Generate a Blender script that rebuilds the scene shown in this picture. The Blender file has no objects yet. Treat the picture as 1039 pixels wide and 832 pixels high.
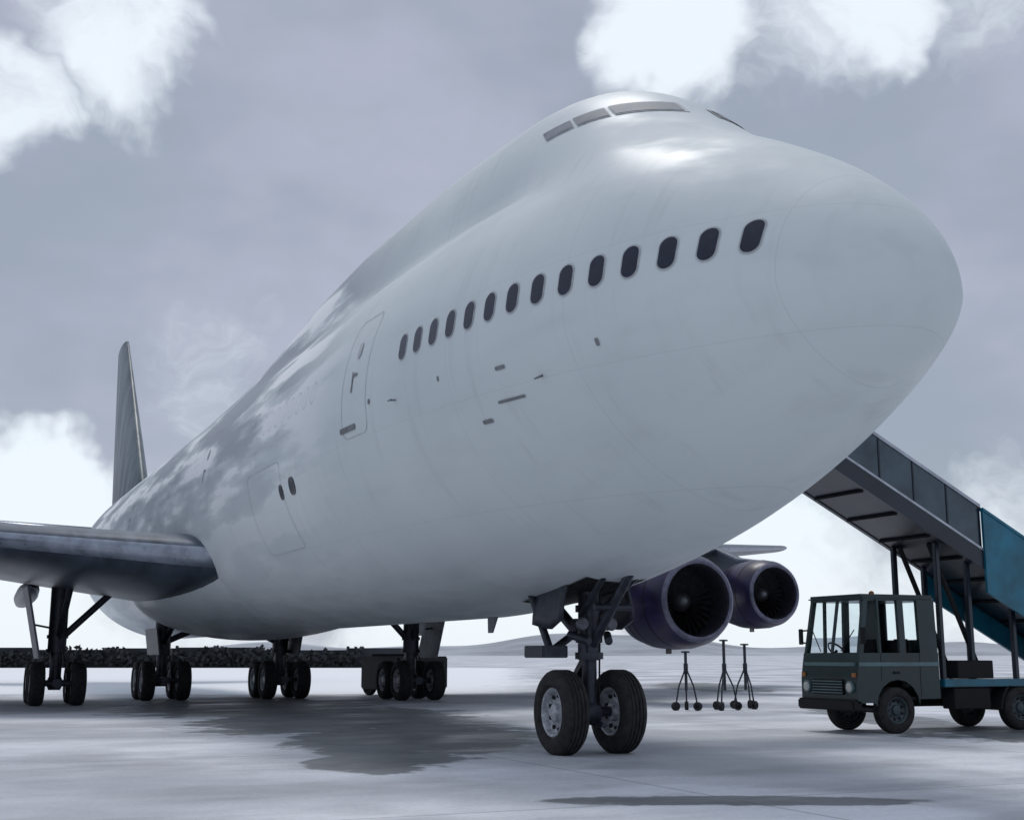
import bpy, bmesh, math, random
from mathutils import Vector, Matrix
random.seed(7)
S=bpy.context.scene
COL=S.collection
pi=math.pi
rad=math.radians

# ------------------------------------------------------------------ materials
def newmat(name):
    m=bpy.data.materials.new(name); m.use_nodes=True
    nt=m.node_tree; b=nt.nodes['Principled BSDF']
    return m,nt,b
def N(nt,t,**kw):
    n=nt.nodes.new(t)
    for k,v in kw.items():
        if k.startswith('i_'): n.inputs[k[2:].replace('_',' ')].default_value=v
        else: setattr(n,k,v)
    return n
def pmat(name,col,rough=.5,metal=0.,var=.25,scale=3.,bump=0.,coat=0.,col2=None,detail=3.,stretch=(1,1,1)):
    m,nt,b=newmat(name)
    tc=N(nt,'ShaderNodeTexCoord'); mp=N(nt,'ShaderNodeMapping'); mp.inputs['Scale'].default_value=stretch
    nt.links.new(tc.outputs['Object'],mp.inputs['Vector'])
    nz=N(nt,'ShaderNodeTexNoise'); nz.inputs['Scale'].default_value=scale; nz.inputs['Detail'].default_value=detail; nz.inputs['Roughness'].default_value=.62
    nt.links.new(mp.outputs[0],nz.inputs['Vector'])
    rp=N(nt,'ShaderNodeValToRGB'); nt.links.new(nz.outputs['Fac'],rp.inputs['Fac'])
    c2=col2 if col2 else tuple(c*(1-var) for c in col)
    c1=col if col2 else tuple(min(1,c*(1+var*.4)) for c in col)
    rp.color_ramp.elements[0].position=.32; rp.color_ramp.elements[0].color=(*c2,1)
    rp.color_ramp.elements[1].position=.68; rp.color_ramp.elements[1].color=(*c1,1)
    nt.links.new(rp.outputs[0],b.inputs['Base Color'])
    b.inputs['Metallic'].default_value=metal
    if coat: b.inputs['Coat Weight'].default_value=coat; b.inputs['Coat Roughness'].default_value=.15
    mr=N(nt,'ShaderNodeMapRange'); mr.inputs['To Min'].default_value=max(0,rough-.12); mr.inputs['To Max'].default_value=min(1,rough+.12)
    nt.links.new(nz.outputs['Fac'],mr.inputs['Value']); nt.links.new(mr.outputs[0],b.inputs['Roughness'])
    if bump:
        bp=N(nt,'ShaderNodeBump'); bp.inputs['Strength'].default_value=bump; bp.inputs['Distance'].default_value=.02
        nt.links.new(nz.outputs['Fac'],bp.inputs['Height']); nt.links.new(bp.outputs[0],b.inputs['Normal'])
    return m
def glassmat(name,tint=(.8,.9,.92)):
    m,nt,b=newmat(name)
    b.inputs['Base Color'].default_value=(*tint,1); b.inputs['Roughness'].default_value=.03
    b.inputs['Transmission Weight'].default_value=1; b.inputs['IOR'].default_value=1.02
    return m

M_dark=pmat('dark_glass',(.012,.014,.02),.15,0,.3,4)
M_cockglass=pmat('cockpit_glass',(.24,.26,.29),.6,0,.35,3)
M_wglass=pmat('cabin_window_glass',(.012,.018,.04),.25,0,.3,9)
M_frame=pmat('window_frame_paint',(.50,.53,.55),.5,.0,.2,8)
M_seam=pmat('seam_dark',(.20,.215,.23),.6,0,.3,6)
M_grey=pmat('light_seam_grey',(.52,.555,.58),.6,0,.3,6)
M_rubber=pmat('tyre_rubber',(.013,.013,.015),.85,0,.45,9,.3,col2=(.030,.029,.028))
M_hub=pmat('wheel_hub_paint',(.50,.52,.55),.4,.2,.5,14)
M_steel=pmat('gear_steel',(.045,.052,.068),.45,.35,.5,7,.1)
M_gearw=pmat('gear_grey_paint',(.16,.17,.20),.5,0,.5,5,.1)
M_black=pmat('black_void',(.006,.006,.008),.8,0,.3,5)
M_wing=pmat('wing_paint',(.085,.112,.15),.36,.2,.6,.7,.05,stretch=(.5,2,1))
M_wingle=pmat('wing_leading_edge_metal',(.36,.40,.47),.3,.7,.35,2)
M_fin=pmat('fin_paint',(.035,.06,.08),.4,0,.3,.9,stretch=(1.2,1,.25),col2=(.13,.17,.19))
M_cowl=pmat('cowl_purple_paint',(.011,.007,.05),.4,.0,.5,1.3,.05,coat=.15)
M_lip=pmat('intake_lip_metal',(.17,.17,.23),.35,.8,.4,4)
M_core=pmat('exhaust_metal',(.2,.18,.17),.4,.9,.4,4)
M_fan=pmat('fan_blade_metal',(.16,.16,.18),.35,.8,.3,5)
M_duct=pmat('duct_liner',(.04,.04,.055),.5,.3,.3,5)

def fuselage_material():
    m,nt,b=newmat('fuselage_paint')
    L=nt.links
    tc=N(nt,'ShaderNodeTexCoord'); sp=N(nt,'ShaderNodeSeparateXYZ'); L.new(tc.outputs['Object'],sp.inputs[0])
    def mth(op,a,bv=None,c=None,clamp=False):
        n=N(nt,'ShaderNodeMath',operation=op); n.use_clamp=clamp
        for i,v in enumerate((a,bv,c)):
            if v is None: continue
            if isinstance(v,(int,float)): n.inputs[i].default_value=v
            else: L.new(v,n.inputs[i])
        return n.outputs[0]
    def mix(f,a,c):
        n=N(nt,'ShaderNodeMix',data_type='RGBA')
        for s,v in ((0,f),(6,a),(7,c)):
            if isinstance(v,tuple): n.inputs[s].default_value=(*v,1)
            elif isinstance(v,(int,float)): n.inputs[s].default_value=v
            else: L.new(v,n.inputs[s])
        return n.outputs[2]
    def noise(scale,st,det=5):
        mp=N(nt,'ShaderNodeMapping'); mp.inputs['Scale'].default_value=st; L.new(tc.outputs['Object'],mp.inputs[0])
        n=N(nt,'ShaderNodeTexNoise'); n.inputs['Scale'].default_value=scale; n.inputs['Detail'].default_value=det; L.new(mp.outputs[0],n.inputs['Vector'])
        return n.outputs['Fac']
    def mr(v,a,b2,c,d):
        n=N(nt,'ShaderNodeMapRange'); n.interpolation_type='SMOOTHSTEP'; L.new(v,n.inputs['Value'])
        for i,x in zip((1,2,3,4),(a,b2,c,d)): n.inputs[i].default_value=x
        return n.outputs[0]
    n1=noise(.35,(1,1,1),2); n2=noise(2.2,(.35,1,1.3),4); n3=noise(1.0,(.22,.8,1.3),5)
    base=mix(mr(n1,.3,.7,0,1),(.64,.70,.715),(.70,.755,.765))
    base=mix(mr(n2,.45,.8,0,.22),base,(.50,.53,.55))
    n4=noise(3.0,(1.6,.5,.12),3)
    base=mix(mr(n4,.55,.75,0,.18),base,(.42,.44,.46))
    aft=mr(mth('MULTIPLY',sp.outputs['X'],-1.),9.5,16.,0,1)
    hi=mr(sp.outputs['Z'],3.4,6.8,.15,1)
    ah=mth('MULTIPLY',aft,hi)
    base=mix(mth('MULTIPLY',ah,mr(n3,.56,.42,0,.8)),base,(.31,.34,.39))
    base=mix(mth('MULTIPLY',ah,mr(n3,.52,.57,0,1)),base,(.96,.97,.98))  # mottle paints foil-like reflections and leftover title marks into the aft skin
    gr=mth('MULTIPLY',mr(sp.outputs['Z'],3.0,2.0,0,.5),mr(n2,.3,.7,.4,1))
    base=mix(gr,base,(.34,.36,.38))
    fx=mth('FRACT',mth('MULTIPLY',sp.outputs['X'],1/2.54))
    lx=mth('LESS_THAN',mth('ABSOLUTE',mth('SUBTRACT',fx,.5)),.003)
    fz_=mth('FRACT',mth('MULTIPLY',sp.outputs['Z'],1/1.35))
    lz=mth('LESS_THAN',mth('ABSOLUTE',mth('SUBTRACT',fz_,.5)),.004)
    ln=mth('MAXIMUM',lx,lz)
    base=mix(mth('MULTIPLY',ln,.12),base,(.25,.26,.28))
    L.new(base,b.inputs['Base Color'])
    rr_=mr(n3,.40,.65,.66,.36); L.new(rr_,b.inputs['Roughness'])
    b.inputs['Specular IOR Level'].default_value=.3
    bp=N(nt,'ShaderNodeBump'); bp.inputs['Strength'].default_value=.25; bp.inputs['Distance'].default_value=.03
    L.new(n1,bp.inputs['Height']); L.new(bp.outputs[0],b.inputs['Normal'])
    return m
M_fus=fuselage_material()

# ------------------------------------------------------------------ helpers
def empty(name,loc=(0,0,0),rz=0):
    o=bpy.data.objects.new(name,None); COL.objects.link(o); o.location=loc; o.rotation_euler=(0,0,rz); return o
def mobj(name,verts,faces,mat,parent=None,smooth=True,mats=None,midx=None):
    me=bpy.data.meshes.new(name); me.from_pydata([tuple(v) for v in verts],[],faces); me.update()
    o=bpy.data.objects.new(name,me); COL.objects.link(o)
    for mm in (mats or [mat]): me.materials.append(mm)
    bm=bmesh.new(); bm.from_mesh(me); bmesh.ops.recalc_face_normals(bm,faces=bm.faces); bm.to_mesh(me); bm.free()
    if midx:
        for p,i in zip(me.polygons,midx): p.material_index=i
    for p in me.polygons: p.use_smooth=smooth
    if parent: o.parent=parent
    return o
class MB:
    """accumulates primitives into one mesh"""
    def __init__(s): s.v=[]; s.f=[]; s.m=[]
    def add(s,v,f,mi=0):
        k=len(s.v); s.v+= [Vector(a) for a in v]; s.f+=[tuple(i+k for i in q) for q in f]; s.m+=[mi]*len(f)
    def box(s,a,b,mi=0,mat=None,ch=0.):
        x0,y0,z0=[min(p,q) for p,q in zip(a,b)]; x1,y1,z1=[max(p,q) for p,q in zip(a,b)]
        bm=bmesh.new(); bmesh.ops.create_cube(bm,size=1)
        for v in bm.verts: v.co=Vector(((x0+x1)/2+v.co.x*(x1-x0),(y0+y1)/2+v.co.y*(y1-y0),(z0+z1)/2+v.co.z*(z1-z0)))
        c=ch if ch else min(.012,.2*min(x1-x0,y1-y0,z1-z0))
        bmesh.ops.bevel(bm,geom=list(bm.edges),offset=c,segments=2,affect='EDGES')
        if mat is not None: bmesh.ops.transform(bm,matrix=mat,verts=bm.verts)
        bm.verts.index_update(); s.add([v.co.copy() for v in bm.verts],[tuple(v.index for v in f.verts) for f in bm.faces],mi); bm.free()
    def tube(s,a,b,r,r2=None,mi=0,n=14,caps=True):
        a=Vector(a);b=Vector(b); r2=r if r2 is None else r2; d=(b-a).normalized()
        u=d.orthogonal().normalized(); w=d.cross(u)
        vs=[];fs=[]
        for c,rr in ((a,r),(b,r2)):
            for i in range(n):
                t=2*pi*i/n; vs.append(c+(u*math.cos(t)+w*math.sin(t))*rr)
        for i in range(n): fs.append((i,(i+1)%n,n+(i+1)%n,n+i))
        if caps: fs+= [tuple(range(n))[::-1],tuple(range(n,2*n))]
        s.add(vs,fs,mi)
    def lathe(s,prof,origin,axis,mi=0,n=32,mis=None):
        o=Vector(origin); d=Vector(axis).normalized(); u=d.orthogonal().normalized(); w=d.cross(u)
        vs=[];fs=[]
        for h,r in prof:
            for i in range(n):
                t=2*pi*i/n; vs.append(o+d*h+(u*math.cos(t)+w*math.sin(t))*max(r,.0005))
        k=len(s.f)
        for j in range(len(prof)-1):
            for i in range(n): fs.append((j*n+i,j*n+(i+1)%n,(j+1)*n+(i+1)%n,(j+1)*n+i))
        s.add(vs,fs,mi)
        if mis:
            for j,mm in enumerate(mis):
                for i in range(n): s.m[k+j*n+i]=mm
    def prism(s,poly,ax,a,b,mi=0):
        n=len(poly); vs=[]
        for c in (a,b):
            for p,q in poly:
                vs.append({'x':(c,p,q),'y':(p,c,q),'z':(p,q,c)}[ax])
        fs=[(i,(i+1)%n,n+(i+1)%n,n+i) for i in range(n)]+[tuple(range(n)),tuple(range(n,2*n))]
        s.add(vs,fs,mi)
    def obj(s,name,mats,parent=None,smooth=True,angle=35):
        o=mobj(name,s.v,s.f,None,parent,smooth,mats=mats,midx=s.m)
        if smooth:
            me=o.data; me.polygons.foreach_set('use_smooth',[True]*len(me.polygons))
            bm=bmesh.new(); bm.from_mesh(me)
            for e in bm.edges:
                if len(e.link_faces)==2 and e.calc_face_angle(0)>rad(angle): e.smooth=False
            bm.to_mesh(me); bm.free()
        return o
def pchip(xs,ys):
    n=len(xs); h=[xs[i+1]-xs[i] for i in range(n-1)]; d=[(ys[i+1]-ys[i])/h[i] for i in range(n-1)]
    m=[0]*n; m[0]=d[0]; m[-1]=d[-1]
    for i in range(1,n-1):
        if d[i-1]*d[i]<=0: m[i]=0
        else:
            w1=2*h[i]+h[i-1]; w2=h[i]+2*h[i-1]; m[i]=(w1+w2)/(w1/d[i-1]+w2/d[i])
    def f(x):
        if x<=xs[0]: return ys[0]
        if x>=xs[-1]: return ys[-1]
        i=0
        while x>xs[i+1]: i+=1
        t=(x-xs[i])/h[i]
        return ys[i]*(1+2*t)*(1-t)**2+h[i]*m[i]*t*(1-t)**2+ys[i+1]*t*t*(3-2*t)+h[i]*m[i+1]*t*t*(t-1)
    return f
TIP=.42
def prof(d):
    f=pchip([math.sqrt(a) for a,b in d],[b for a,b in d])
    def g(X):
        q=(X-TIP)/(1-TIP/5) if X<5 else X
        return f(math.sqrt(max(0,q)))
    return g

# ------------------------------------------------------------------ fuselage shape   (X = metres aft of nose datum)
f_w =prof([(0,.0),(.1,.40),(.3,.72),(.7,1.09),(1.2,1.40),(2,1.82),(3,2.22),(4.5,2.64),(6.5,2.96),(9,3.15),(12,3.25),(46,3.25),(52,2.9),(58,2.15),(64,1.15),(68.5,.3)])
f_zc=prof([(0,5.22),(1,5.28),(3,5.38),(6,5.38),(12,5.3),(46,5.3),(52,5.7),(58,6.5),(64,7.2),(68.5,7.6)])
f_zb=prof([(0,5.22),(.1,4.88),(.3,4.64),(.7,4.34),(1.2,4.07),(2,3.73),(3,3.37),(4.5,2.95),(6.5,2.53),(9,2.22),(12,2.06),(44,2.05),(48,2.3),(52,3.1),(58,4.7),(64,6.2),(68.5,7.25)])
f_zm=prof([(0,5.22),(.1,5.60),(.3,5.93),(.7,6.38),(1.2,6.77),(2,7.26),(3,7.74),(4,8.05),(5.5,8.3),(8,8.45),(12,8.55),(50,8.6),(58,8.55),(64,8.35),(68.5,8.0)])
f_zt=prof([(0,4.6),(2,6.4),(3,7.3),(3.6,7.8),(4.2,8.35),(4.8,8.85),(5.4,9.25),(6.2,9.58),(7.2,9.77),(8.5,9.86),(11,9.95),(14,9.98),(17,9.85),(20,9.45),(24,8.7),(28,7.9),(68.5,7)])
f_ru=prof([(0,.6),(2,1.1),(4,1.5),(5.5,1.55),(8,1.68),(11,1.8),(68,1.95)])
f_ne=prof([(0,1.7),(2,1.6),(5,1.68),(10,1.92),(14,2.0),(68,2.0)])
def rr(X,ph):
    zc=f_zc(X); w=max(f_w(X),1e-4); c,s=math.cos(ph),math.sin(ph)
    if s<0:
        b=max(zc-f_zb(X),1e-4); e=f_ne(X); return 1/((abs(c)/w)**e+(abs(s)/b)**e)**(1/e)
    b=max(f_zm(X)-zc,1e-4); r1=1/math.sqrt((c/w)**2+(s/b)**2)
    if X<1.8 or X>32: return r1
    Ru=f_ru(X); e=f_zt(X)-Ru-zc; q=Ru*Ru-(e*c)**2
    if e<=0: return r1
    r2=e*s+(math.sqrt(q) if q>0 else 0)
    return (r1**9+r2**9)**(1/9.)
def fp(X,ph,off=0,sgn=-1):
    r=rr(X,ph); p=Vector((-X,sgn*r*math.cos(ph),f_zc(X)+r*math.sin(ph)))
    if off:
        e=.01
        r2=rr(X,ph+e); a=Vector((-X,sgn*r2*math.cos(ph+e),f_zc(X)+r2*math.sin(ph+e)))-p
        r3=rr(X+e,ph); c=Vector((-X-e,sgn*r3*math.cos(ph),f_zc(X+e)+r3*math.sin(ph)))-p
        nn=a.cross(c); nn.normalize()
        if nn.dot(p-Vector((-X-1,0,f_zc(X))))<0: nn=-nn
        p=p+nn*off
    return p
def fz(X,z,off=0,sgn=-1):
    lo,hi=-pi/2,pi/2
    for _ in range(32):
        mid=(lo+hi)/2
        if f_zc(X)+rr(X,mid)*math.sin(mid)<z: lo=mid
        else: hi=mid
    return fp(X,(lo+hi)/2,off,sgn)

plane=empty('jet_airliner')
st=[]
x=0.0
while x<1: st.append(TIP+x*x*1.0); x+=.05
X=1.0+TIP
while X<14: st.append(X); X+=.2
while X<68.5: st.append(X); X+=.6
st.append(68.5)
NA=128
vs=[];fs=[]
for X in st:
    for i in range(NA):
        ph=2*pi*i/NA
        if ph<=pi/2 or ph>=3*pi/2:
            a=ph if ph<=pi/2 else ph-2*pi; vs.append(fp(max(X,1e-4),a,0,-1))
        else: vs.append(fp(max(X,1e-4),pi-ph,0,1))
for j in range(len(st)-1):
    for i in range(NA): fs.append((j*NA+i,j*NA+(i+1)%NA,(j+1)*NA+(i+1)%NA,(j+1)*NA+i))
fs.append(tuple(range(NA))); fs.append(tuple(range((len(st)-1)*NA,len(st)*NA)))
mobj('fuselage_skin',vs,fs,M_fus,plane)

def patch_poly(mb,pts,off,mi,sgn=-1):
    cx=sum(p[0] for p in pts)/len(pts); cz=sum(p[1] for p in pts)/len(pts)
    rings=[[(cx+(p[0]-cx)*k,cz+(p[1]-cz)*k) for p in pts] for k in (1,.5)]
    v=[fz(a,b,off,sgn) for r in rings for a,b in r]+[fz(cx,cz,off,sgn)]
    n=len(pts); f=[(i,(i+1)%n,n+(i+1)%n,n+i) for i in range(n)]+[(n+i,n+(i+1)%n,2*n) for i in range(n)]
    mb.add(v,f,mi)
def ring(mb,po,pi_,off,mi,sgn=-1):
    n=len(po); v=[fz(a,b,off,sgn) for a,b in po]+[fz(a,b,off,sgn) for a,b in pi_]
    mb.add(v,[(i,(i+1)%n,n+(i+1)%n,n+i) for i in range(n)],mi)
def rrect(cx,cz,w,h,r,n=6):
    r=min(r,w*.49,h*.49); q=[]
    for i in range(n+1): a=pi/2*i/n; q.append((cx+(w/2-r)+r*math.cos(a),cz+(h/2-r)+r*math.sin(a)))
    for i in range(n+1): a=pi/2+pi/2*i/n; q.append((cx-(w/2-r)+r*math.cos(a),cz+(h/2-r)+r*math.sin(a)))
    for i in range(n+1): a=pi+pi/2*i/n; q.append((cx-(w/2-r)+r*math.cos(a),cz-(h/2-r)+r*math.sin(a)))
    for i in range(n+1): a=3*pi/2+pi/2*i/n; q.append((cx+(w/2-r)+r*math.cos(a),cz-(h/2-r)+r*math.sin(a)))
    return q
def dens(p,k=4):
    o=[]
    for i in range(len(p)):
        a=p[i];b=p[(i+1)%len(p)]
        L=math.hypot(b[0]-a[0],b[1]-a[1]); m=max(1,int(L/.15))
        for j in range(m): o.append((a[0]+(b[0]-a[0])*j/m,a[1]+(b[1]-a[1])*j/m))
    return o
WZ=5.79
for sgn,tag in ((-1,'starboard'),(1,'port')):
    gl=MB(); X=1.53
    for i in range(14):
        dw=(f_w(X+.05)-f_w(X-.05))/.1; k=1/math.sqrt(1+dw*dw)
        patch_poly(gl,rrect(X,WZ,.26*k,.41,.13),.008,1,sgn)
        patch_poly(gl,rrect(X,WZ,.22*k,.37,.11),.013,0,sgn)
        X+=.505*k
    X=12.0
    while X<58:
        if not(20.5<X<22.5 or 33<X<35 or 45<X<47):
            o=rrect(X,WZ+.1,.28,.40,.13,3); ring(gl,o,[(X+(a-X)*.93,WZ+.1+(b-WZ-.1)*.95) for a,b in o],.008,2,sgn)
        X+=.508
    gl.obj('cabin_windows_'+tag,[M_wglass,M_frame,M_grey],plane)
    dr=MB()
    for (cx,cz,w,h) in ((9.7,5.75,1.1,1.95),(21.5,5.75,1.1,1.95),(34,5.75,1.1,1.95),(46,5.75,1.1,1.95)):
        o=dens(rrect(cx,cz,w,h,.18)); 
        ring(dr,o,[(cx+(a-cx)*(1-.022/w*1.2),cz+(b-cz)*(1-.022/h*1.2)) for a,b in o],.006,2,sgn)
        patch_poly(dr,rrect(cx,cz+.4,.18,.26,.08,3),.012,2,sgn)
        patch_poly(dr,rrect(cx+.1,cz-.1,.05,.34,.02,3),.014,0,sgn)
        patch_poly(dr,rrect(cx+.0,cz+.0,.2,.05,.02,3),.016,0,sgn)
    for (cx,cz,w,h) in ((15.5,4.2,2.6,1.6),(41,3.9,2.6,1.6)):
        o=dens(rrect(cx,cz,w,h,.15)); ring(dr,o,[(cx+(a-cx)*(1-.022/w*1.2),cz+(b-cz)*(1-.022/h*1.2)) for a,b in o],.006,2,sgn)
    for (cx,cz,w,h) in ((10.0,4.93,.7,.09),(5.75,4.4,.22,.05),(5.1,4.58,.55,.035),(5.1,4.97,.2,.05),(3.4,4.97,.05,.09),(6.6,5.1,.04,.07),(13.5,4.45,.38,.32),(14.3,4.42,.26,.28),(9.0,5.2,.08,.08)):
        patch_poly(dr,rrect(cx,cz,w,h,min(w,h)*.4,3),.012,1 if cx>13 else 0,sgn)
    dr.obj('door_and_panel_outlines_'+tag,[M_seam,M_dark,M_grey],plane)
def xmin(z):
    lo,hi=1.,9.
    for _ in range(40):
        m=(lo+hi)/2
        top=f_zc(m)+rr(m,pi/2)
        if top<z: lo=m
        else: hi=m
    return hi
for sgn,tag in ((-1,'starboard'),(1,'port')):
    cw=MB()
    for (u0,u1,z0,z1) in ((.03,.5,8.56,8.79),(.57,1.05,8.56,8.78),(1.12,1.7,8.57,8.76)):
        for grow,off,mi in ((.02,.008,1),(0,.014,0)):
            nu,nz=10,6; v=[]
            for a in range(nu+1):
                for b in range(nz+1):
                    z=(z0-grow)+(z1-z0+2*grow)*b/nz
                    u=(u0-grow*.6)+(u1-u0+1.2*grow)*a/nu
                    v.append(fz(xmin(z)+max(u,.012),z,off,sgn))
            cw.add(v,[(a*(nz+1)+b,(a+1)*(nz+1)+b,(a+1)*(nz+1)+b+1,a*(nz+1)+b+1) for a in range(nu) for b in range(nz)],mi)
    cw.obj('cockpit_windows_'+tag,[M_cockglass,M_grey],plane)
pb=MB()
for X,z in ((8.0,5.05),(4.4,4.75)):
    a=fz(X,z,0); b=fz(X,z,.1); pb.tube(a,b,.016,.012); pb.tube(b+Vector((-.05,0,0)),b+Vector((.1,0,0)),.012,.009)
for X in (8.5,14,26): 
    zt=f_zc(X)+rr(X,pi/2)
    pb.prism([(-X-.25,zt-.03),(-X+.25,zt-.03),(-X-.02,zt+.2),(-X-.22,zt+.2)],'y',-.02,.02)
for X in (11.5,15):
    pb.prism([(-X-.2,2.09),(-X+.2,2.09),(-X-.03,1.8),(-X-.18,1.8)],'y',-.02,.02)
pb.obj('probes_and_antennas',[M_seam],plane)

vs=[];fs=[];n=40;k=0
for j in range(31):
    t=j/30; X=19+21*t; e=math.sin(pi*t)**.45 if 0<t<1 else 0
    for i in range(n+1):
        a=-pi*i/n
        vs.append((-X,3.5*e*math.cos(a)*(1) ,3.6+1.75*e*math.sin(a)))
for j in range(30):
    for i in range(n): fs.append((j*(n+1)+i,j*(n+1)+i+1,(j+1)*(n+1)+i+1,(j+1)*(n+1)+i))
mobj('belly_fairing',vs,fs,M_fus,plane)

def airfoil(n=22,t=.12):
    p=[]
    def yt(x): return t/.2*(.2969*math.sqrt(x)-.126*x-.3516*x*x+.2843*x**3-.1036*x**4)
    for i in range(n+1):
        x=.5*(1+math.cos(pi*i/n)); p.append((x,yt(x)*1.0))
    for i in range(1,n):
        x=.5*(1-math.cos(pi*i/n)); p.append((x,-yt(x)*.95))
    return p
def surf(name,secs,mats,vertical=False,parent=plane,le=.05):
    vs=[];fs=[];mi=[]
    for (sp,le_x,ch,z0,t,tw) in secs:
        af=airfoil(22,t)
        for x,y in af:
            dx=x*ch; dz=y*ch-(x)*ch*math.sin(tw)
            vs.append((-(le_x+dx),z0+dz,sp) if vertical else (-(le_x+dx),sp,z0+dz))
    m=len(airfoil(22,.1)); af=airfoil(22,.1)
    for j in range(len(secs)-1):
        for i in range(m):
            fs.append((j*m+i,j*m+(i+1)%m,(j+1)*m+(i+1)%m,(j+1)*m+i)); mi.append(1 if af[i][0]<le and af[(i+1)%m][0]<le+.02 else 0)
    fs.append(tuple(range(m))); mi.append(0); fs.append(tuple(range((len(secs)-1)*m,len(secs)*m))); mi.append(0)
    return mobj(name,vs,fs,None,parent,True,mats=mats,midx=mi)
def wz(y): return 3.85+(y-3.0)*.105
for s,tag in ((-1,'starboard'),(1,'port')):
    secs=[]
    for y,le,ch,t,tw in ((2.0,21.4,15.0,.115,.035),(3.4,22.6,13.9,.113,.035),(5.5,23.9,13.0,.108,.03),(8,25.5,12.1,.10,.02),(12,28.3,10.3,.095,.01),(20,34.7,7.9,.09,0),(29.6,43.2,4.1,.085,-.01)):
        secs.append((s*y,le,ch,wz(y),t,tw))
    surf('wing_'+tag,secs,[M_wing,M_wingle],le=.02)
    ft=MB()
    for y,x0,L in ((6.2,32.2,6.5),(10.2,33.2,5.6),(14.8,35,5.),(19,38,4.6)):
        z=wz(y)-.75
        pr=[(0,.001),(.3,.16),(.9,.27),(2,.33),(L*.6,.3),(L*.85,.16),(L,.01)]
        ft.lathe(pr,(-x0,s*y,z),(-1,0,-.05),0,16)
    ft.obj('flap_track_fairings_'+tag,[M_wing],plane)
    surf('tailplane_'+tag,[(s*1.0,57.6,8.4,7.4,.1,0),(s*11.1,65.6,2.9,8.75,.09,0)],[M_wing,M_wingle])
surf('tail_fin',[(8.0,52.5,13.2,0,.1,0),(9.5,54.2,11.7,0,.1,0),(18.7,63.2,3.9,0,.08,0)],[M_fin,M_fin],vertical=True)

def engine(name,X,y,z,s=1.):
    e=MB(); O=(-X,y,z)
    outer=[(0,1.22),(-.03,1.28),(-.10,1.34),(-.35,1.45),(-.9,1.53),(-1.6,1.55),(-2.3,1.5),(-3.0,1.36),(-3.02,1.30)]
    e.lathe([(h*s,r*s) for h,r in outer],O,(1,0,0),0,48,mis=[1,1]+[0]*6)
    inner=[(0,1.22),(-.04,1.16),(-.15,1.13),(-.5,1.15),(-1.05,1.19),(-1.3,1.19)]
    e.lathe([(h*s,r*s) for h,r in inner],O,(1,0,0),2,48,mis=[1,1,2,2,2])
    e.lathe([(-3.02*s,1.30*s),(-2.4*s,1.2*s),(-2.2*s,.8*s)],O,(1,0,0),2,40)
    e.lathe([(-2.2*s,.98*s),(-3.0*s,.97*s),(-4.0*s,.86*s),(-4.9*s,.66*s),(-5.0*s,.60*s)],O,(1,0,0),0,40)
    e.lathe([(-4.6*s,.58*s),(-5.0*s,.42*s),(-5.9*s,.03*s)],O,(1,0,0),3,32)
    e.lathe([(-1.25*s,1.19*s),(-1.27*s,.2*s)],O,(1,0,0),4,32)
    e.lathe([(-.72*s,.0),(-.78*s,.12*s),(-.95*s,.27*s),(-1.2*s,.37*s)],O,(1,0,0),5,24)
    for i in range(30):
        a=2*pi*i/30
        def P(r,da,h): return (O[0]+h*s,O[1]+r*s*math.cos(a+da),O[2]+r*s*math.sin(a+da))
        vs=[P(.34,-.13,-1.0),P(.34,.13,-1.2),P(.75,-.10,-.98),P(.75,.085,-1.2),P(1.17,-.085,-1.02),P(1.17,.05,-1.14)]
        e.add(vs,[(0,1,3,2),(2,3,5,4)],5)
    e.box((O[0]-2.1*s,O[1]-.03,O[2]-1.68*s),(O[0]-1.8*s,O[1]+.03,O[2]-1.5*s),3)
    for h in (-.95,-1.9,-2.35):
        r=pchip([-3.0,-2.3,-1.6,-.9,-.35],[1.36,1.5,1.55,1.53,1.45])(h)
        e.lathe([(h*s-.02,(r+.005)*s),(h*s+.02,(r+.006)*s)],O,(1,0,0),4,48)
    e.obj(name,[M_cowl,M_lip,M_duct,M_core,M_black,M_fan],plane)
    p=MB(); zt=wz(abs(y))
    le=22+(abs(y)-3.3)*.77
    pts=[(-(X+.75),z+1.5*s),(-(X+2.3),z+1.75*s),(-(le+.1),zt+.15),(-(le+1.6),zt-.25),(-(le+4.2),zt-.55),(-(X+5.4),z+.95*s),(-(X+4.4),z+.75*s),(-(X+1.2),z+1.25*s)]
    p.prism(pts,'y',y-.2,y+.2)
    o=p.obj(name.replace('engine','pylon'),[M_wing],plane)
    md=o.modifiers.new('b','BEVEL'); md.width=.12; md.segments=3
engine('engine_inboard_port',22.9,11.5,3.0,.92)
engine('engine_outboard_port',30.8,19.9,3.7,.84)
engine('engine_inboard_starboard',22.9,-11.5,3.0,.92)
engine('engine_outboard_starboard',30.8,-19.9,3.7,.84)

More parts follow.
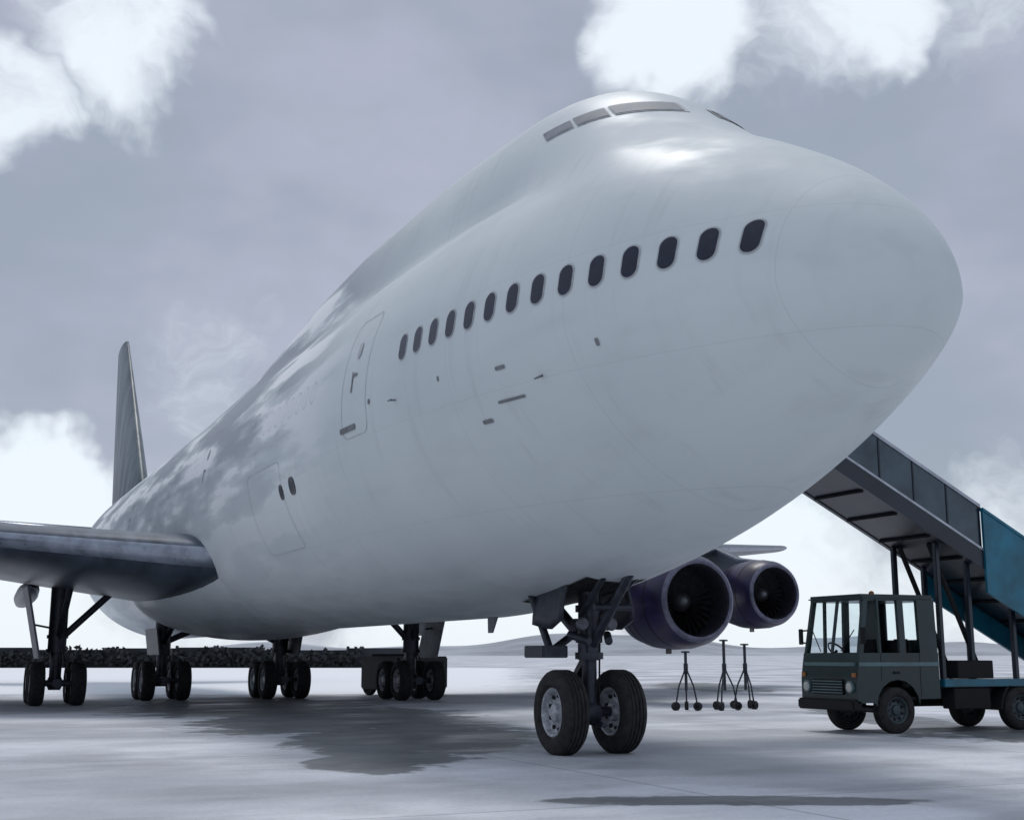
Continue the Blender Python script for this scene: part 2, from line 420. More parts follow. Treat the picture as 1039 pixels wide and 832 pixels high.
def wheel(mb,c,side,R=.62,W=.42):
    c=Vector(c)
    h=W/2
    tyre=[(-h*.72,R*.58),(-h*.95,R*.66),(-h,R*.78),(-h*.93,R*.9),(-h*.7,R*.975),(-h*.45,R*.998)]
    for g in (-.45,-.15,.15,.45):
        tyre+=[(h*g-.012,R),(h*g-.008,R-.016),(h*g+.008,R-.016),(h*g+.012,R)]
    tyre+=[(h*.5,R*.998),(h*.7,R*.975),(h*.93,R*.9),(h,R*.78),(h*.95,R*.66),(h*.72,R*.58)]
    mb.lathe(tyre,c,(0,1,0),0,40)
    for sd in (-1,1):
        mb.lathe([(h*.72,R*.585),(h*.80,R*.56),(h*.74,R*.52),(h*.35,R*.47),(h*.22,R*.38),(h*.3,R*.24),(h*.62,R*.2),(h*.68,R*.15),(h*.68,.0)],c,(0,sd,0),1,32)
        for i in range(9):
            a=2*pi*i/9; p=c+Vector((R*.40*math.cos(a),sd*h*.30,R*.40*math.sin(a)))
            mb.tube(p-Vector((0,sd*.03,0)),p+Vector((0,sd*.015,0)),R*.052,mi=2,n=10)
GM=[M_rubber,M_hub,M_black,M_steel,M_gearw]
g=MB(); XN=-7.9
for y in (-.47,.47): wheel(g,(XN,y,.60),1,.61,.40)
g.tube((XN,-.5,.60),(XN,.5,.60),.075,mi=3)
g.tube((XN,0,.5),(XN,0,1.45),.11,mi=3,n=20); g.tube((XN,0,1.35),(XN+.05,0,2.9),.17,mi=3,n=20)
for z,r in ((1.36,.21),(1.6,.2),(2.05,.2)): g.tube((XN,0,z),(XN,0,z+.1),r,mi=3,n=20)
g.lathe([(-.16,.1),(-.12,.17),(.12,.17),(.16,.1)],(XN,0,.6),(0,1,0),3,20)
g.tube((XN+.1,0,1.55),(XN+1.5,0,2.75),.07,mi=3); g.tube((XN+.75,-.3,2.1),(XN+.75,.3,2.1),.05,mi=3)
for y in (-.32,.32):
    g.tube((XN,y*.4,2.0),(XN+1.4,y,2.75),.05,mi=3)
    g.tube((XN-.02,y,1.72),(XN+.32,y*.5,1.62),.06,mi=3)
g.tube((XN-.1,0,1.6),(XN-1.7,0,2.5),.085,mi=3); g.tube((XN-.6,-.3,1.5),(XN-.6,.3,1.9),.06,mi=3)
g.box((XN-.75,-.72,1.38),(XN-.1,-.30,1.56),3); g.tube((XN-.3,-.5,1.5),(XN-.9,-.55,2.4),.06,mi=3)
g.prism([(XN-.1,.75),(XN-.42,1.08),(XN-.38,1.14),(XN-.1,.88)],'y',-.07,.07,3)
g.prism([(XN-.1,1.42),(XN-.42,1.14),(XN-.38,1.06),(XN-.1,1.28)],'y',-.07,.07,3)
g.box((XN-.05,-.3,1.78),(XN+.15,.3,1.95),3)
for y in (-.24,.24): g.lathe([(0,.0),(.0,.09),(.06,.10),(.1,.08),(.1,.0)],(XN+.2,y,1.87),(1,0,0),4,18)
g.tube((XN+.13,.09,.7),(XN+.17,.1,2.3),.014,mi=2); g.tube((XN+.12,-.1,.75),(XN+.16,-.12,2.3),.012,mi=2); g.tube((XN-.14,.05,.75),(XN-.2,.08,2.2),.014,mi=2)
g.tube((XN+.14,-.08,.45),(XN+.42,0,.42),.03,mi=3); g.tube((XN+.14,.08,.45),(XN+.42,0,.42),.03,mi=3)
g.obj('nose_landing_gear',GM,plane)
d=MB()
for s in (-1,1):
    v=[];nx=8
    for i in range(nx+1):
        X=7.6+1.0*i/nx; zb_=f_zb(X)+.04
        for j in range(5):
            t=j/4; v.append((-X,s*(.48+.13*math.sin(t*pi*.5)),zb_+.15-t*(.72-.25*abs(i/nx-.4))))
    d.add(v,[(i*5+j,(i+1)*5+j,(i+1)*5+j+1,i*5+j+1) for i in range(nx) for j in range(4)],0)
o=d.obj('nose_gear_doors',[M_steel],plane); md=o.modifiers.new('s','SOLIDIFY'); md.thickness=.04
w=MB()
v=[];nx=14
for i in range(nx+1):
    X=7.0+2.2*i/nx
    for j in range(7):
        y=-.5+1.0*j/6
        lo,hi=-pi/2,0
        for _ in range(30):
            m_=(lo+hi)/2
            if rr(X,m_)*math.cos(m_)<abs(y): lo=m_
            else: hi=m_
        v.append((-X,y,f_zc(X)+rr(X,lo)*math.sin(lo)-.012))
w.add(v,[(i*7+j,(i+1)*7+j,(i+1)*7+j+1,i*7+j+1) for i in range(nx) for j in range(6)],0)
w.obj('nose_gear_bay',[M_black],plane)

def main_gear(name,X,y,zt,door,lean=0):
    g=MB(); x0=-X; s=1 if y>0 else -1
    for dx in (-.74,.74):
        for dy in (-.56,.56): wheel(g,(x0+dx,y+dy,.62),1,.62,.42)
        g.tube((x0+dx,y-.56,.62),(x0+dx,y+.56,.62),.08,mi=3)
    g.tube((x0-.85,y,.62),(x0+.85,y,.62),.13,mi=3,n=18)
    g.lathe([(-.2,.12),(-.16,.2),(.16,.2),(.2,.12)],(x0,y,.62),(0,1,0),3,20)
    g.tube((x0,y,.6),(x0,y,1.6),.17,mi=3,n=20); g.tube((x0,y,1.5),(x0+.05,y+lean*.3,zt),.26,mi=3,n=20)
    for z in (1.5,1.9): g.tube((x0,y,z),(x0,y,z+.1),.30,mi=3,n=20)
    g.tube((x0,y,1.7),(x0+1.9,y-s*.2,zt+.2),.09,mi=3); g.tube((x0,y,1.8),(x0+.1,y-s*2.0,zt+.1),.10,mi=3)
    g.prism([(x0-.1,.8),(x0-.55,1.2),(x0-.5,1.27),(x0-.1,.95)],'y',y-.08,y+.08,3)
    g.prism([(x0-.15,1.66),(x0-.55,1.27),(x0-.5,1.19),(x0-.15,1.5)],'y',y-.08,y+.08,3)
    g.tube((x0+.2,y+.12,.7),(x0+.2,y+.15,2.3),.018,mi=2); g.tube((x0+.7,y+.3,.72),(x0+.1,y+.16,1.6),.016,mi=2)
    if door=='wing':
        g.box((-.9,-.03,-1.05),(.9,.03,1.05),4,Matrix.Translation((x0+.1,y+s*.75,2.35))@Matrix.Rotation(s*rad(-12),4,'X'))
        g.tube((x0,y+s*.2,2.2),(x0,y+s*.72,2.3),.03,mi=3)
    else:
        g.box((-1.2,-.03,-.42),(1.2,.03,.42),3,Matrix.Translation((x0+.2,y+s*.35,1.85))@Matrix.Rotation(s*rad(-8),4,'X'))
    g.obj(name,GM,plane)
main_gear('wing_gear_starboard',31,-5.5,3.7,'wing')
main_gear('wing_gear_port',31,5.5,3.7,'wing')
main_gear('body_gear_starboard',34.2,-1.95,2.6,None)
main_gear('body_gear_port',34.2,1.95,2.6,None)

# ------------------------------------------------------------------ boarding stairs truck (local +x toward aircraft, local +y toward photo side)
M_teal=pmat('teal_paint',(.004,.15,.235),.35,0,.4,1.6,.05,coat=.3)
M_navy=pmat('stair_dark_paint',(.010,.018,.032),.35,0,.4,1.5,.05,coat=.3)
M_cab=pmat('cab_dark_green_paint',(.008,.030,.032),.33,0,.5,1.5,.05,coat=.3)
M_alu=pmat('aluminium_rail',(.5,.53,.58),.3,.85,.25,3)
M_tread=pmat('stair_tread_metal',(.13,.15,.17),.5,.5,.4,3)
M_cream=pmat('cab_stripe_paint',(.12,.20,.21),.4,0,.25,3)
M_glass=glassmat('cab_window_glass')
M_lamp=pmat('lamp_lens',(.55,.55,.52),.1,0,.1,8)
M_amber=pmat('amber_lens',(.35,.13,.03),.2,0,.1,8)
M_panelg=pmat('translucent_side_panel',(.045,.08,.105),.12,0,.5,1.2,coat=.6)
NX=9.85
TW=1.66
PF=6.5
truck=empty('boarding_stairs_truck',(-(NX+TW/2),PF,0),rad(-90))
hw=TW/2
CR=-1.95
t=MB()
for s in (-1,1):
    t.box((-6.6,s*.45-.05,.62),(-.3,s*.45+.05,.82),2)
for xx in (-2.2,-3.0,-4.6,-6.5): t.box((xx-.05,-.45,.64),(xx+.05,.45,.80),2)
t.box((-6.7,-hw,.83),(CR-.12,hw,.97),6)
t.box((-3.2,hw-.35,.42),(-2.3,hw-.02,.80),1); t.box((-3.2,-hw+.02,.42),(-2.3,-hw+.35,.80),1)
t.box((-5.9,hw-.4,.40),(-4.6,hw-.02,.81),6)
t.box((-3.4,hw-.55,.98),(-2.5,hw-.1,1.32),1)
for xx in (-.95,-4.0):
    t.tube((xx,-.65,.42),(xx,.65,.42),.07,mi=2)
t.box((-.12,-hw,.42),(.10,hw,.62),1,ch=.03)
t.obj('chassis_and_deck',[M_cab,M_black,M_steel,M_cream,M_lamp,M_amber,M_teal],truck)
c=MB()
HB=1.46; HR=2.42
def sideprof(s,mi=0):
    pts=[(-.02,.56),(-.02,.98),(-.05,1.18),(-.10,HB),(CR,HB),(CR,.62),(-1.46,.62)]
    for i in range(9):
        a=pi*i/8; pts.append((-.95-.5*math.cos(a),.50+.475*math.sin(a)))
    pts.append((-.40,.56))
    c.prism([(p,q) for p,q in pts],'y',s*hw,s*(hw-.06),mi)
sideprof(1); sideprof(-1)
c.add([(-.02,-hw+.06,.56),(-.02,hw-.06,.56),(-.02,hw-.06,.98),(-.02,-hw+.06,.98),(-.05,hw-.06,1.18),(-.05,-hw+.06,1.18),(-.10,hw-.06,HB),(-.10,-hw+.06,HB)],[(0,1,2,3),(3,2,4,5),(5,4,6,7)],0)
c.box((CR,-hw+.06,.62),(CR+.05,hw-.06,HB),0)
c.box((CR+.05,-hw+.06,.6),(-.06,hw-.06,.66),1)
c.box((-1.5,-.3,.66),(-.3,.3,1.2),1)
c.box((CR-.005,hw-.003,1.22),(-.07,hw+.012,1.29),3); c.box((-.075,-hw+.08,1.22),(-.03,hw-.08,1.29),3)
c.box((CR-.04,-hw+.03,HR),(-.20,hw-.03,HR+.12),0,ch=.05)
for s in (-1,1):
    y0=s*(hw-.05)
    def pil(x0,x1,x2,x3,w=.06):
        vs=[(x0,y0-.035,HB-.01),(x1,y0-.035,HB-.01),(x1,y0+.035,HB-.01),(x0,y0+.035,HB-.01),(x2,y0-.035-s*.03,HR+.02),(x3,y0-.035-s*.03,HR+.02),(x3,y0+.035-s*.03,HR+.02),(x2,y0+.035-s*.03,HR+.02)]
        c.add(vs,[(0,1,2,3),(4,5,6,7),(0,1,5,4),(1,2,6,5),(2,3,7,6),(3,0,4,7)],0)
    pil(-.20,-.10,-.38,-.28); pil(-1.20,-1.06,-1.20,-1.06); pil(CR,CR+.42,CR,CR+.42); pil(-.62,-.58,-.62,-.58)
c.add([(-.115,-.03,HB),(-.115,.03,HB),(-.29,.03,HR),(-.29,-.03,HR),(-.15,-.03,HB),(-.15,.03,HB),(-.33,.03,HR),(-.33,-.03,HR)],[(0,1,2,3),(4,5,6,7),(0,3,7,4),(1,2,6,5)],0)
for a,b in (((CR,-hw+.08,HB),(CR+.05,-.6,HR)),((CR,.6,HB),(CR+.05,hw-.08,HR)),((CR,-.6,HB),(CR+.05,.6,HB+.25))): c.box(a,b,0)
for y in (-.45,.45):
    c.box((-1.35,y-.25,.95),(-.85,y+.25,1.12),1,ch=.04); c.box((-1.45,y-.24,1.1),(-1.33,y+.24,1.72),1,ch=.05)
c.tube((-.3,-.45,1.2),(-.62,-.45,1.5),.03,mi=1); c.lathe([(-.015,.2),(.015,.22),(.015,.19),(-.015,.2)],(-.62,-.45,1.5),(-.7,0,.7),1,20)
c.box((-.03,-.45,.70),(.02,.45,.98),1)
for i in range(5): c.box((.015,-.44,.725+i*.052),(.03,.44,.745+i*.052),3)
for s in (-1,1):
    c.lathe([(0,.11),(.04,.11),(.05,.09)],(-.02,s*(hw-.2),.84),(1,0,0),3,24); c.lathe([(.045,.085),(.07,.05),(.075,0)],(-.02,s*(hw-.2),.84),(1,0,0),4,24)
    c.box((-.03,s*(hw-.14),1.02),(.0,s*(hw-.03),1.1),5)
    # mirror on two brackets fixed to the screen pillar
    c.tube((-.20,s*(hw-.06),1.64),(-.12,s*(hw+.09),1.66),.016,mi=1); c.tube((-.24,s*(hw-.07),1.9),(-.12,s*(hw+.09),1.88),.016,mi=1)
    c.box((-.14,s*(hw+.04),1.62),(-.10,s*(hw+.15),1.92),1)
    c.box((-1.0,s*(hw+.0),1.08),(-.86,s*(hw+.03),1.12),1)
    c.box((-.585,s*(hw-.001),.97),(-.575,s*(hw+.004),HB),1); c.box((-1.5,s*(hw-.001),.66),(-1.49,s*(hw+.004),HB),1)
    c.tube((-.1,s*.3,HB+.03),(-.17,s*.62,HB+.42),.01,mi=1)
c.lathe([(0,.05),(.05,.05),(.07,.03),(.08,0)],(-.8,.4,HR+.12),(0,0,1),5,16)
c.obj('cab',[M_cab,M_black,M_steel,M_cream,M_lamp,M_amber,M_teal],truck,angle=30)
gl=MB()
gl.add([(-.12,-hw+.1,HB),(-.12,hw-.1,HB),(-.30,hw-.12,HR),(-.30,-hw+.12,HR)],[(0,1,2,3)])
for s in (-1,1):
    y0=s*(hw-.05); gl.add([(-.16,y0,HB),(CR+.4,y0,HB),(CR+.4,y0-s*.03,HR),(-.34,y0-s*.03,HR)],[(0,1,2,3)])
gl.add([(CR+.025,-.6,HB+.25),(CR+.025,.6,HB+.25),(CR+.025,.6,HR),(CR+.025,-.6,HR)],[(0,1,2,3)])
gl.obj('cab_glass',[M_glass],truck,smooth=False)
wm=MB()
for xx in (-.95,-4.0):
    for s in (-1,1): wheel(wm,(xx,s*(hw-.15),.42),1,.42,.27)
for s in (-1,1):
    pts=[]; 
    for r in (.52,.56):
        for i in range(13):
            a=pi*(i/12) if r==.52 else pi*(1-i/12); pts.append((-4.0-r*math.cos(a),.40+r*math.sin(a)))
    wm.prism(pts,'y',s*hw-.01*s,s*(hw-.34),2)
M_hub2=pmat('truck_hub_paint',(.06,.085,.095),.45,.1,.4,9)
wm.obj('wheels',[M_rubber,M_hub2,M_black],truck)
def zb(p): return 5.08-.505*(p-5.7)
def lx(p): return PF-p
s_=MB()
SW=.78
YC=hw-.78
def slab(p0,p1,d0,d1,y0,y1,mi):
    v=[]
    for p,(a,b) in ((p0,(d0,d1)),(p1,(d0,d1))):
        for y in (y0,y1):
            v+= [(lx(p),y,zb(p)+a),(lx(p),y,zb(p)+b)]
    s_.add(v,[(0,1,5,4),(2,3,7,6),(0,2,6,4),(1,3,7,5),(0,1,3,2),(4,5,7,6)],mi)
PT=4.85; PB=9.7
for s in (-1,1):
    yo=YC+s*SW
    slab(PT,13.4,0,.36,yo-.05,yo+.05,0)
    slab(PT,PB,.36,1.2,yo-.02,yo+.02,2)
    for k in range(7):
        p=PT+.02+k*.8
        s_.box((lx(p)-.025,yo-.035,zb(p)+.3),(lx(p)+.025,yo+.035,zb(p)+1.23),0)
    slab(PT,PB,1.2,1.27,yo-.05,yo+.05,1)
    slab(PT,PB,.36,.41,yo-.055,yo+.055,1)
    slab(PB,13.4,-.45,1.14,yo+s*.07-.03,yo+s*.07+.03,3)
    slab(PB,13.4,1.14,1.20,yo+s*.07-.05,yo+s*.07+.05,3)
    s_.box((lx(3.65),yo-.05,5.1),(lx(4.83),yo+.05,5.45),0)
    s_.box((lx(3.65),yo-.02,5.45),(lx(4.83),yo+.02,6.6),2)
    s_.box((lx(3.65),yo-.04,6.62),(lx(4.9),yo+.04,6.7),1)
    for p in (3.68,4.26): s_.box((lx(p)-.03,yo-.04,5.4),(lx(p)+.03,yo+.04,6.65),1)
slab(PT,13.35,.02,.07,YC-SW+.06,YC+SW-.06,0)
s_.box((lx(3.6),YC-SW-.05,5.3),(lx(4.85),YC+SW+.05,5.45),4)
for i in range(40):
    p=PT+.12+i*.212
    if p>13.2: break
    s_.box((lx(p)-.15,YC-SW+.06,zb(p)+.27),(lx(p)+.13,YC+SW-.06,zb(p)+.31),5)
for i in range(11):
    p=PT+.5+i*.78; s_.box((lx(p)-.03,YC-SW+.06,zb(p)-.03),(lx(p)+.03,YC+SW-.06,zb(p)+.015),4)
for p in (8.75,9.5,10.6):
    for y in (-.6,.6): s_.box((lx(p)-.05,y-.05,.97),(lx(p)+.05,y+.05,zb(p)+.02),0)
for y in (-.6,.6):
    s_.tube((lx(9.9),y*.7,1.0),(lx(8.75),y*.7,zb(8.75)+.02),.05,mi=4)
s_.obj('boarding_stairs',[M_navy,M_alu,M_panelg,M_teal,M_black,M_tread],truck,smooth=False)

# ------------------------------------------------------------------ ground power cart
M_gpu=pmat('power_cart_paint',(.012,.014,.018),.5,0,.4,2)
cart=empty('ground_power_cart',(-35.8,7.0,0),rad(24))
k=MB()
k.box((-1.0,-1.25,.22),(1.0,1.25,1.38),0,ch=.05)
k.box((1.0,-1.0,.5),(1.03,-.1,1.2),1); k.box((1.0,.1,.5),(1.03,1.0,1.2),1)
for i in range(8): k.box((1.03,-.98,.54+i*.08),(1.045,-.12,.57+i*.08),2)
k.box((-.8,-.9,1.38),(.2,.9,1.46),1); k.tube((.5,.6,1.36),(.5,.6,1.62),.05,mi=2)
k.tube((1.0,0,.35),(2.0,0,.3),.04,mi=2)
for x in (-.65,.65):
    for y in (-1.1,1.1): 
        k.lathe([(-.09,.18),(-.1,.27),(-.06,.3),(.06,.3),(.1,.27),(.09,.18),(.04,.12),(.04,0)],(x,y,.3),(0,1 if y>0 else -1,0),3,24)
k.obj('cart_body',[M_gpu,M_black,M_steel,M_rubber],cart)
def stand(name,x,y,hh=1.75,ro=.5):
    e=empty(name,(x,y,0)); k=MB()
    k.tube((0,0,.5),(0,0,hh),.04,mi=0); k.lathe([(0,.11),(.04,.12),(.05,0)],(0,0,hh-.02),(0,0,1),0,18)
    k.tube((0,0,1.0),(0,0,1.2),.06,mi=0)
    for i in range(3):
        a=2*pi*i/3+ro; d=Vector((math.cos(a),math.sin(a),0))
        k.tube(Vector((0,0,1.1)),d*.22+Vector((0,0,.62)),.022); k.tube(d*.22+Vector((0,0,.62)),d*.33+Vector((0,0,.1)),.022)
        k.lathe([(-.035,.05),(-.05,.11),(.05,.11),(.035,.05),(.035,0)],d*.33+Vector((0,0,.11)),(-d.y,d.x,0),1,16)
    k.obj('stand_frame',[M_steel,M_rubber],e)
stand('engine_service_stand',-20.2,9.3,1.5); stand('engine_service_stand.001',-19.9,10.3,1.8,1.2); stand('engine_service_stand.002',-20.4,11.3,1.7,.1)

# ------------------------------------------------------------------ ground
FW=Vector((-.912,.4105,0)); RT=Vector((.4105,.912,0)); CP=Vector((9.3,-9.0,0))
def W(H,lat,z=0): return CP+FW*H+RT*lat+Vector((0,0,z))
def ground_material():
    m,nt,b=newmat('apron_concrete'); L=nt.links
    tc=N(nt,'ShaderNodeTexCoord')
    def noise(sc,det=4,r=.6,st=(1,1,1)):
        mp=N(nt,'ShaderNodeMapping'); mp.inputs['Scale'].default_value=st; mp.inputs['Rotation'].default_value=(0,0,.5); L.new(tc.outputs['Object'],mp.inputs[0])
        n=N(nt,'ShaderNodeTexNoise'); n.inputs['Scale'].default_value=sc; n.inputs['Detail'].default_value=det; n.inputs['Roughness'].default_value=r; L.new(mp.outputs[0],n.inputs['Vector']); return n.outputs['Fac']
    def ramp(f,*st):
        n=N(nt,'ShaderNodeValToRGB'); L.new(f,n.inputs['Fac'])
        while len(n.color_ramp.elements)<len(st): n.color_ramp.elements.new(.5)
        for e,(p,c) in zip(n.color_ramp.elements,st): e.position=p; e.color=(*c,1)
        return n.outputs[0]
    def mix(f,a,c,mode='MIX'):
        n=N(nt,'ShaderNodeMix',data_type='RGBA',blend_type=mode)
        for s,v in ((0,f),(6,a),(7,c)):
            if isinstance(v,tuple): n.inputs[s].default_value=(*v,1)
            elif isinstance(v,(int,float)): n.inputs[s].default_value=v
            else: L.new(v,n.inputs[s])
        return n.outputs[2]
    def mth(op,a,bv=None,clamp=False):
        n=N(nt,'ShaderNodeMath',operation=op); n.use_clamp=clamp
        for i,v in enumerate((a,bv)):
            if v is None: continue
            if isinstance(v,(int,float)): n.inputs[i].default_value=v
            else: L.new(v,n.inputs[i])
        return n.outputs[0]
    def sms(v,a,b2,c=0,d=1):
        n=N(nt,'ShaderNodeMapRange'); n.interpolation_type='SMOOTHSTEP'; L.new(v,n.inputs['Value'])
        for i,x in zip((1,2,3,4),(a,b2,c,d)): n.inputs[i].default_value=x
        return n.outputs[0]
    def along(d,off):
        n=N(nt,'ShaderNodeVectorMath',operation='DOT_PRODUCT'); L.new(tc.outputs['Object'],n.inputs[0]); n.inputs[1].default_value=tuple(d)
        return mth('SUBTRACT',n.outputs['Value'],off)
    H=along(FW,CP.dot(FW)); LA=along(RT,CP.dot(RT))
    a=noise(.16,4); bb=noise(.6,6,.65,(1,.35,1)); c=noise(14,4,.7); e=noise(.9,5,.62)
    base=ramp(a,(.36,(.43,.45,.49)),(.48,(.57,.59,.63)),(.58,(.76,.78,.82)))
    base=mix(.7,base,ramp(bb,(.34,(.62,.62,.64)),(.5,(1,1,1)),(.68,(1.2,1.2,1.2))),'MULTIPLY')
    base=mix(.5,base,ramp(c,(.3,(.75,.75,.75)),(.7,(1.1,1.1,1.1))),'MULTIPLY')
    bk=N(nt,'ShaderNodeTexBrick'); bk.offset=0; bk.inputs['Scale'].default_value=1; bk.inputs['Brick Width'].default_value=7.5; bk.inputs['Row Height'].default_value=7.5; bk.inputs['Mortar Size'].default_value=.03; bk.inputs['Mortar Smooth'].default_value=.3
    bk.inputs['Color1'].default_value=(1,1,1,1); bk.inputs['Color2'].default_value=(.9,.9,.91,1); bk.inputs['Mortar'].default_value=(.45,.45,.46,1)
    mp=N(nt,'ShaderNodeMapping'); mp.inputs['Location'].default_value=(2,1.5,0); L.new(tc.outputs['Object'],mp.inputs[0]); L.new(mp.outputs[0],bk.inputs['Vector'])
    base=mix(.6,base,bk.outputs['Color'],'MULTIPLY')
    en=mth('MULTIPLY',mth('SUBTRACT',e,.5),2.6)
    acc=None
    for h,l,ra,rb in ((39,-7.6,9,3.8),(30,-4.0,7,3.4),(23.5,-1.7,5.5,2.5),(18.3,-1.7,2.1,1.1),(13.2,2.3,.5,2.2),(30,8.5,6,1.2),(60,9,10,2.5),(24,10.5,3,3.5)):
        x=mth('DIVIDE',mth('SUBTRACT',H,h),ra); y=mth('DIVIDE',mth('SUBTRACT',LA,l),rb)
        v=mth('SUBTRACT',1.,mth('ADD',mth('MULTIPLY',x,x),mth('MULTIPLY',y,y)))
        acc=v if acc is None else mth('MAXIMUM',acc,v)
    shade_mask=sms(mth('ADD',mth('MAXIMUM',acc,-2.),en),.02,.36)
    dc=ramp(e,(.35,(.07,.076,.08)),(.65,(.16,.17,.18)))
    base=mix(mth('MULTIPLY',shade_mask,.88),base,dc)  # aircraft's ground shadow painted into the apron colour, edges broken by noise
    sn=mth('MULTIPLY',mth('MULTIPLY',sms(mth('ADD',H,mth('MULTIPLY',en,1.5)),47.5,49.5),sms(mth('ADD',LA,mth('MULTIPLY',en,3.)),2.5,-1.5)),sms(H,149,146))
    base=mix(sn,base,(.90,.92,.95))
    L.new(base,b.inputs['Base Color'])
    rg=sms(bb,.35,.6,.55,.9); L.new(mth('SUBTRACT',rg,mth('MULTIPLY',shade_mask,.2)),b.inputs['Roughness'])
    bp=N(nt,'ShaderNodeBump'); bp.inputs['Strength'].default_value=.35; bp.inputs['Distance'].default_value=.01; L.new(c,bp.inputs['Height']); L.new(bp.outputs[0],b.inputs['Normal'])
    return m
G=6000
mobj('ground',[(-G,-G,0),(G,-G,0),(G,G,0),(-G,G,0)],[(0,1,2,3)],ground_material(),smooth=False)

# low boundary wall with hedge growing over it
tl=MB(); r=random.Random(4)
M_leaf=pmat('hedge_foliage',(.03,.035,.04),.8,0,.5,.5)
M_wall=pmat('boundary_wall_surface',(.03,.036,.045),.8,0,.4,.3)
bw=MB(); lat=-125.
while lat<-17:
    L_=r.uniform(5,11); h=r.uniform(1.95,2.35); a=W(150,lat); b=W(150,lat+L_)
    n_=FW*.15
    bw.add([a-n_,b-n_,b+n_,a+n_,a-n_+Vector((0,0,h)),b-n_+Vector((0,0,h)),b+n_+Vector((0,0,h)),a+n_+Vector((0,0,h))],[(0,1,5,4),(1,2,6,5),(2,3,7,6),(3,0,4,7),(4,5,6,7)],0)
    bw.tube(a-FW*.2,a-FW*.2+Vector((0,0,h+.2)),.18,mi=0,n=8)
    lat+=L_
bw.obj('boundary_wall',[M_wall],None,smooth=False)
for i in range(3500):
    lat=r.uniform(-125,-17); hh=2.0+.25*math.sin(lat*.35)+.2*math.sin(lat*1.1+1)+r.uniform(-.2,.2)
    c=W(149.2+r.uniform(-.5,.5),lat,r.uniform(0.05,1)*hh)
    u=Vector((r.uniform(-1,1),r.uniform(-1,1),r.uniform(-1,1))).normalized()*.22; v=u.orthogonal().normalized()*.2
    tl.add([c-u-v,c+u-v,c+u+v,c-u+v],[(0,1,2,3)])
tl.obj('hedge',[M_leaf],None,smooth=False)
hv=[];hf=[];n=160
for i in range(n+1):
    az=-.35+1.2*i/n
    for j in range(6):
        R=2600+j*260; h=(0,22,40,52,48,0)[j]*(.55+.3*math.sin(az*9+1)+.25*math.sin(az*23)+.08*math.sin(az*61))
        q=CP+FW*R*math.cos(az)+RT*R*math.sin(az); hv.append((q.x,q.y,max(h,-1) if j else -1))
for i in range(n):
    for j in range(5): hf.append((i*6+j,(i+1)*6+j,(i+1)*6+j+1,i*6+j+1))
mobj('distant_hills',hv,hf,pmat('hill_surface',(.42,.45,.50),.9,0,.4,.004))

# ------------------------------------------------------------------ camera
PIT=.189
cam=bpy.data.cameras.new('camera'); co=bpy.data.objects.new('camera',cam); COL.objects.link(co)
co.location=(9.3,-9.0,1.42)
fw=Vector((-.912*math.cos(PIT),.4105*math.cos(PIT),math.sin(PIT)))
co.rotation_euler=fw.to_track_quat('-Z','Y').to_euler()
cam.sensor_width=36; cam.lens=36*1299/1039; cam.clip_end=20000; cam.clip_start=.1
S.camera=co
# ------------------------------------------------------------------ sky and sun
U=Vector((.912*math.sin(PIT),-.4105*math.sin(PIT),math.cos(PIT)))
def dirv(a,b): return (fw+RT*a+U*b).normalized()
wd=bpy.data.worlds.new('World'); S.world=wd; wd.use_nodes=True; nt=wd.node_tree; L=nt.links
bg=nt.nodes['Background']; bg.inputs['Strength'].default_value=.122
sunaz=FW+RT*(-.15); sunaz.normalize(); EL=rad(64)
sky=N(nt,'ShaderNodeTexSky',sky_type='NISHITA'); sky.sun_disc=False; sky.sun_elevation=EL; sky.sun_rotation=math.atan2(sunaz.x,sunaz.y)
tc=N(nt,'ShaderNodeTexCoord')
def vm(op,a,b=None):
    n=N(nt,'ShaderNodeVectorMath',operation=op)
    for i,v in enumerate((a,b)):
        if v is None: continue
        if isinstance(v,(tuple,Vector)): n.inputs[i].default_value=tuple(v)
        else: L.new(v,n.inputs[i])
    return n
def mt(op,a,b=None,c=None,clamp=False):
    n=N(nt,'ShaderNodeMath',operation=op); n.use_clamp=clamp
    for i,v in enumerate((a,b,c)):
        if v is None: continue
        if isinstance(v,(int,float)): n.inputs[i].default_value=v
        else: L.new(v,n.inputs[i])
    return n.outputs[0]
def sm(v,a,b,c=0,d=1):
    n=N(nt,'ShaderNodeMapRange'); n.interpolation_type='SMOOTHSTEP'; L.new(v,n.inputs['Value'])
    for i,x in zip((1,2,3,4),(a,b,c,d)): n.inputs[i].default_value=x
    return n.outputs[0]
D=tc.outputs['Generated']
sep=N(nt,'ShaderNodeSeparateXYZ'); L.new(D,sep.inputs[0])
def nz(sc,det,vec,ro=.55,st=(1,1,1)):
    mp=N(nt,'ShaderNodeMapping'); mp.inputs['Scale'].default_value=st; L.new(vec,mp.inputs[0])
    n=N(nt,'ShaderNodeTexNoise'); n.inputs['Scale'].default_value=sc; n.inputs['Detail'].default_value=det; n.inputs['Roughness'].default_value=ro; L.new(mp.outputs[0],n.inputs['Vector']); return n
warp=nz(7.,4,D,.62)
wv=vm('SUBTRACT',warp.outputs['Color'],(.5,.5,.5)); ws=N(nt,'ShaderNodeVectorMath',operation='SCALE'); L.new(wv.outputs[0],ws.inputs[0]); ws.inputs['Scale'].default_value=.13
DW=vm('ADD',D,ws.outputs[0]).outputs[0]; DW=vm('NORMALIZE',DW).outputs[0]
big=nz(2.3,4,D,.58,(1,1,2.2)).outputs['Fac']; fine=nz(9,6,DW,.62,(1,1,1.7)).outputs['Fac']
acc=None
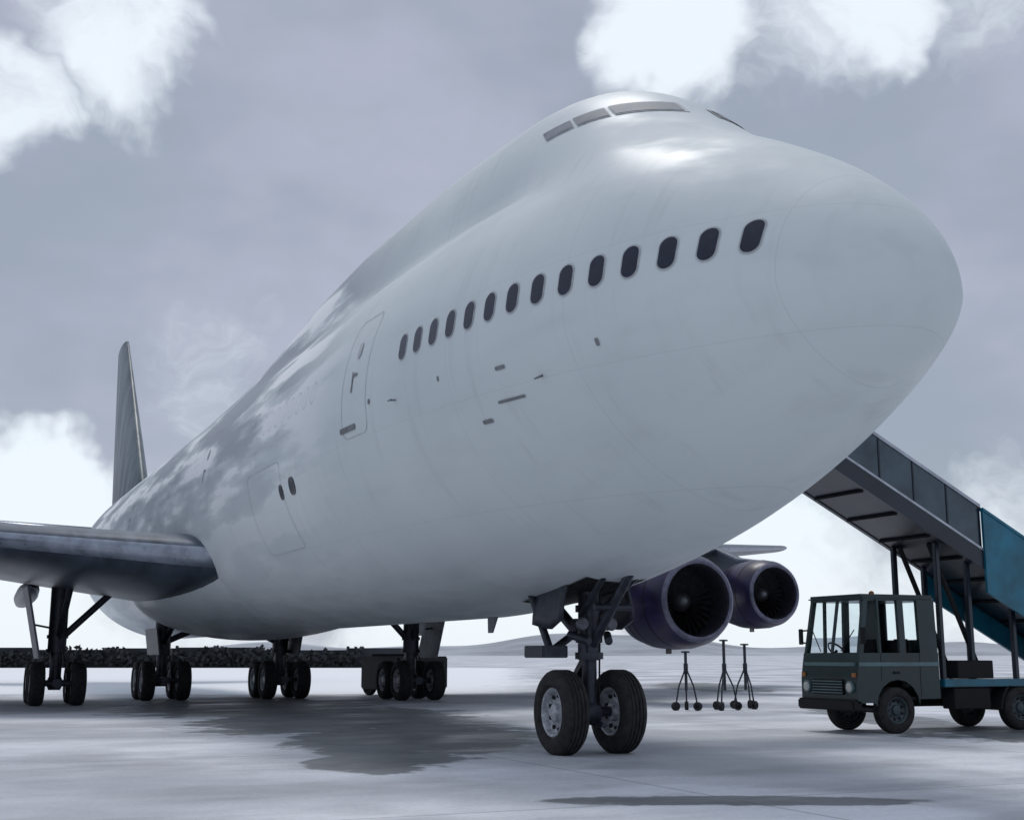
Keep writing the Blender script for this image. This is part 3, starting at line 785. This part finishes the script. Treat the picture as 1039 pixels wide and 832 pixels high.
for (px,py,rad_,amp) in ((130,50,.06,.80),(100,-5,.06,.55),(0,105,.045,.75),(690,40,.066,.98),(790,15,.075,.66),(885,-5,.05,.92),(980,-10,.06,.5),(60,520,.054,1.1),(0,530,.057,1.0),(20,620,.1,.95),(130,610,.09,.9),(250,370,.06,.35),(300,560,.1,.4),(470,650,.12,.95),(790,620,.10,.95),(960,655,.1,.8),(1025,520,.05,.55)):
    v=dirv((px-519.5)/1299,(416-py)/1299)
    dt=vm('DOT_PRODUCT',DW,v).outputs['Value']
    f=sm(dt,math.cos(rad_*1.45),math.cos(rad_*.2),0,amp)
    acc=f if acc is None else mt('MAXIMUM',acc,f)
blob=mt('ADD',acc,mt('MULTIPLY',mt('SUBTRACT',fine,.5),1.15))
blob=sm(blob,.22,.88)
gen=sm(big,.6,.75,0,.12)
upper=sm(sep.outputs['Z'],.5,.9,0,.25)
bright=mt('MAXIMUM',mt('MAXIMUM',blob,gen),upper,clamp=True)
def cmix(f,a,b):
    n=N(nt,'ShaderNodeMix',data_type='RGBA')
    for s,v in ((0,f),(6,a),(7,b)):
        if isinstance(v,tuple): n.inputs[s].default_value=(*v,1)
        elif isinstance(v,(int,float)): n.inputs[s].default_value=v
        else: L.new(v,n.inputs[s])
    return n.outputs[2]
grey=cmix(sm(big,.36,.6),(2.75,3.1,3.75),(3.7,3.88,4.75))
grey=cmix(mt('MULTIPLY',sm(fine,.35,.65),.35),grey,(2.85,3.3,3.9))
cl=cmix(bright,grey,(7.3,7.9,8.4))
fin=cmix(.92,sky.outputs[0],cl)
L.new(fin,bg.inputs['Color'])
sd=bpy.data.lights.new('sun','SUN'); so=bpy.data.objects.new('sun',sd); COL.objects.link(so)
sd.energy=1.15; sd.angle=rad(22); sd.color=(1,.97,.93)
sv=Vector((sunaz.x*math.cos(EL),sunaz.y*math.cos(EL),math.sin(EL)))
so.rotation_euler=(-sv).to_track_quat('-Z','Y').to_euler()
S.view_settings.view_transform='Standard'; S.view_settings.look='None'; S.view_settings.exposure=0; S.view_settings.gamma=1
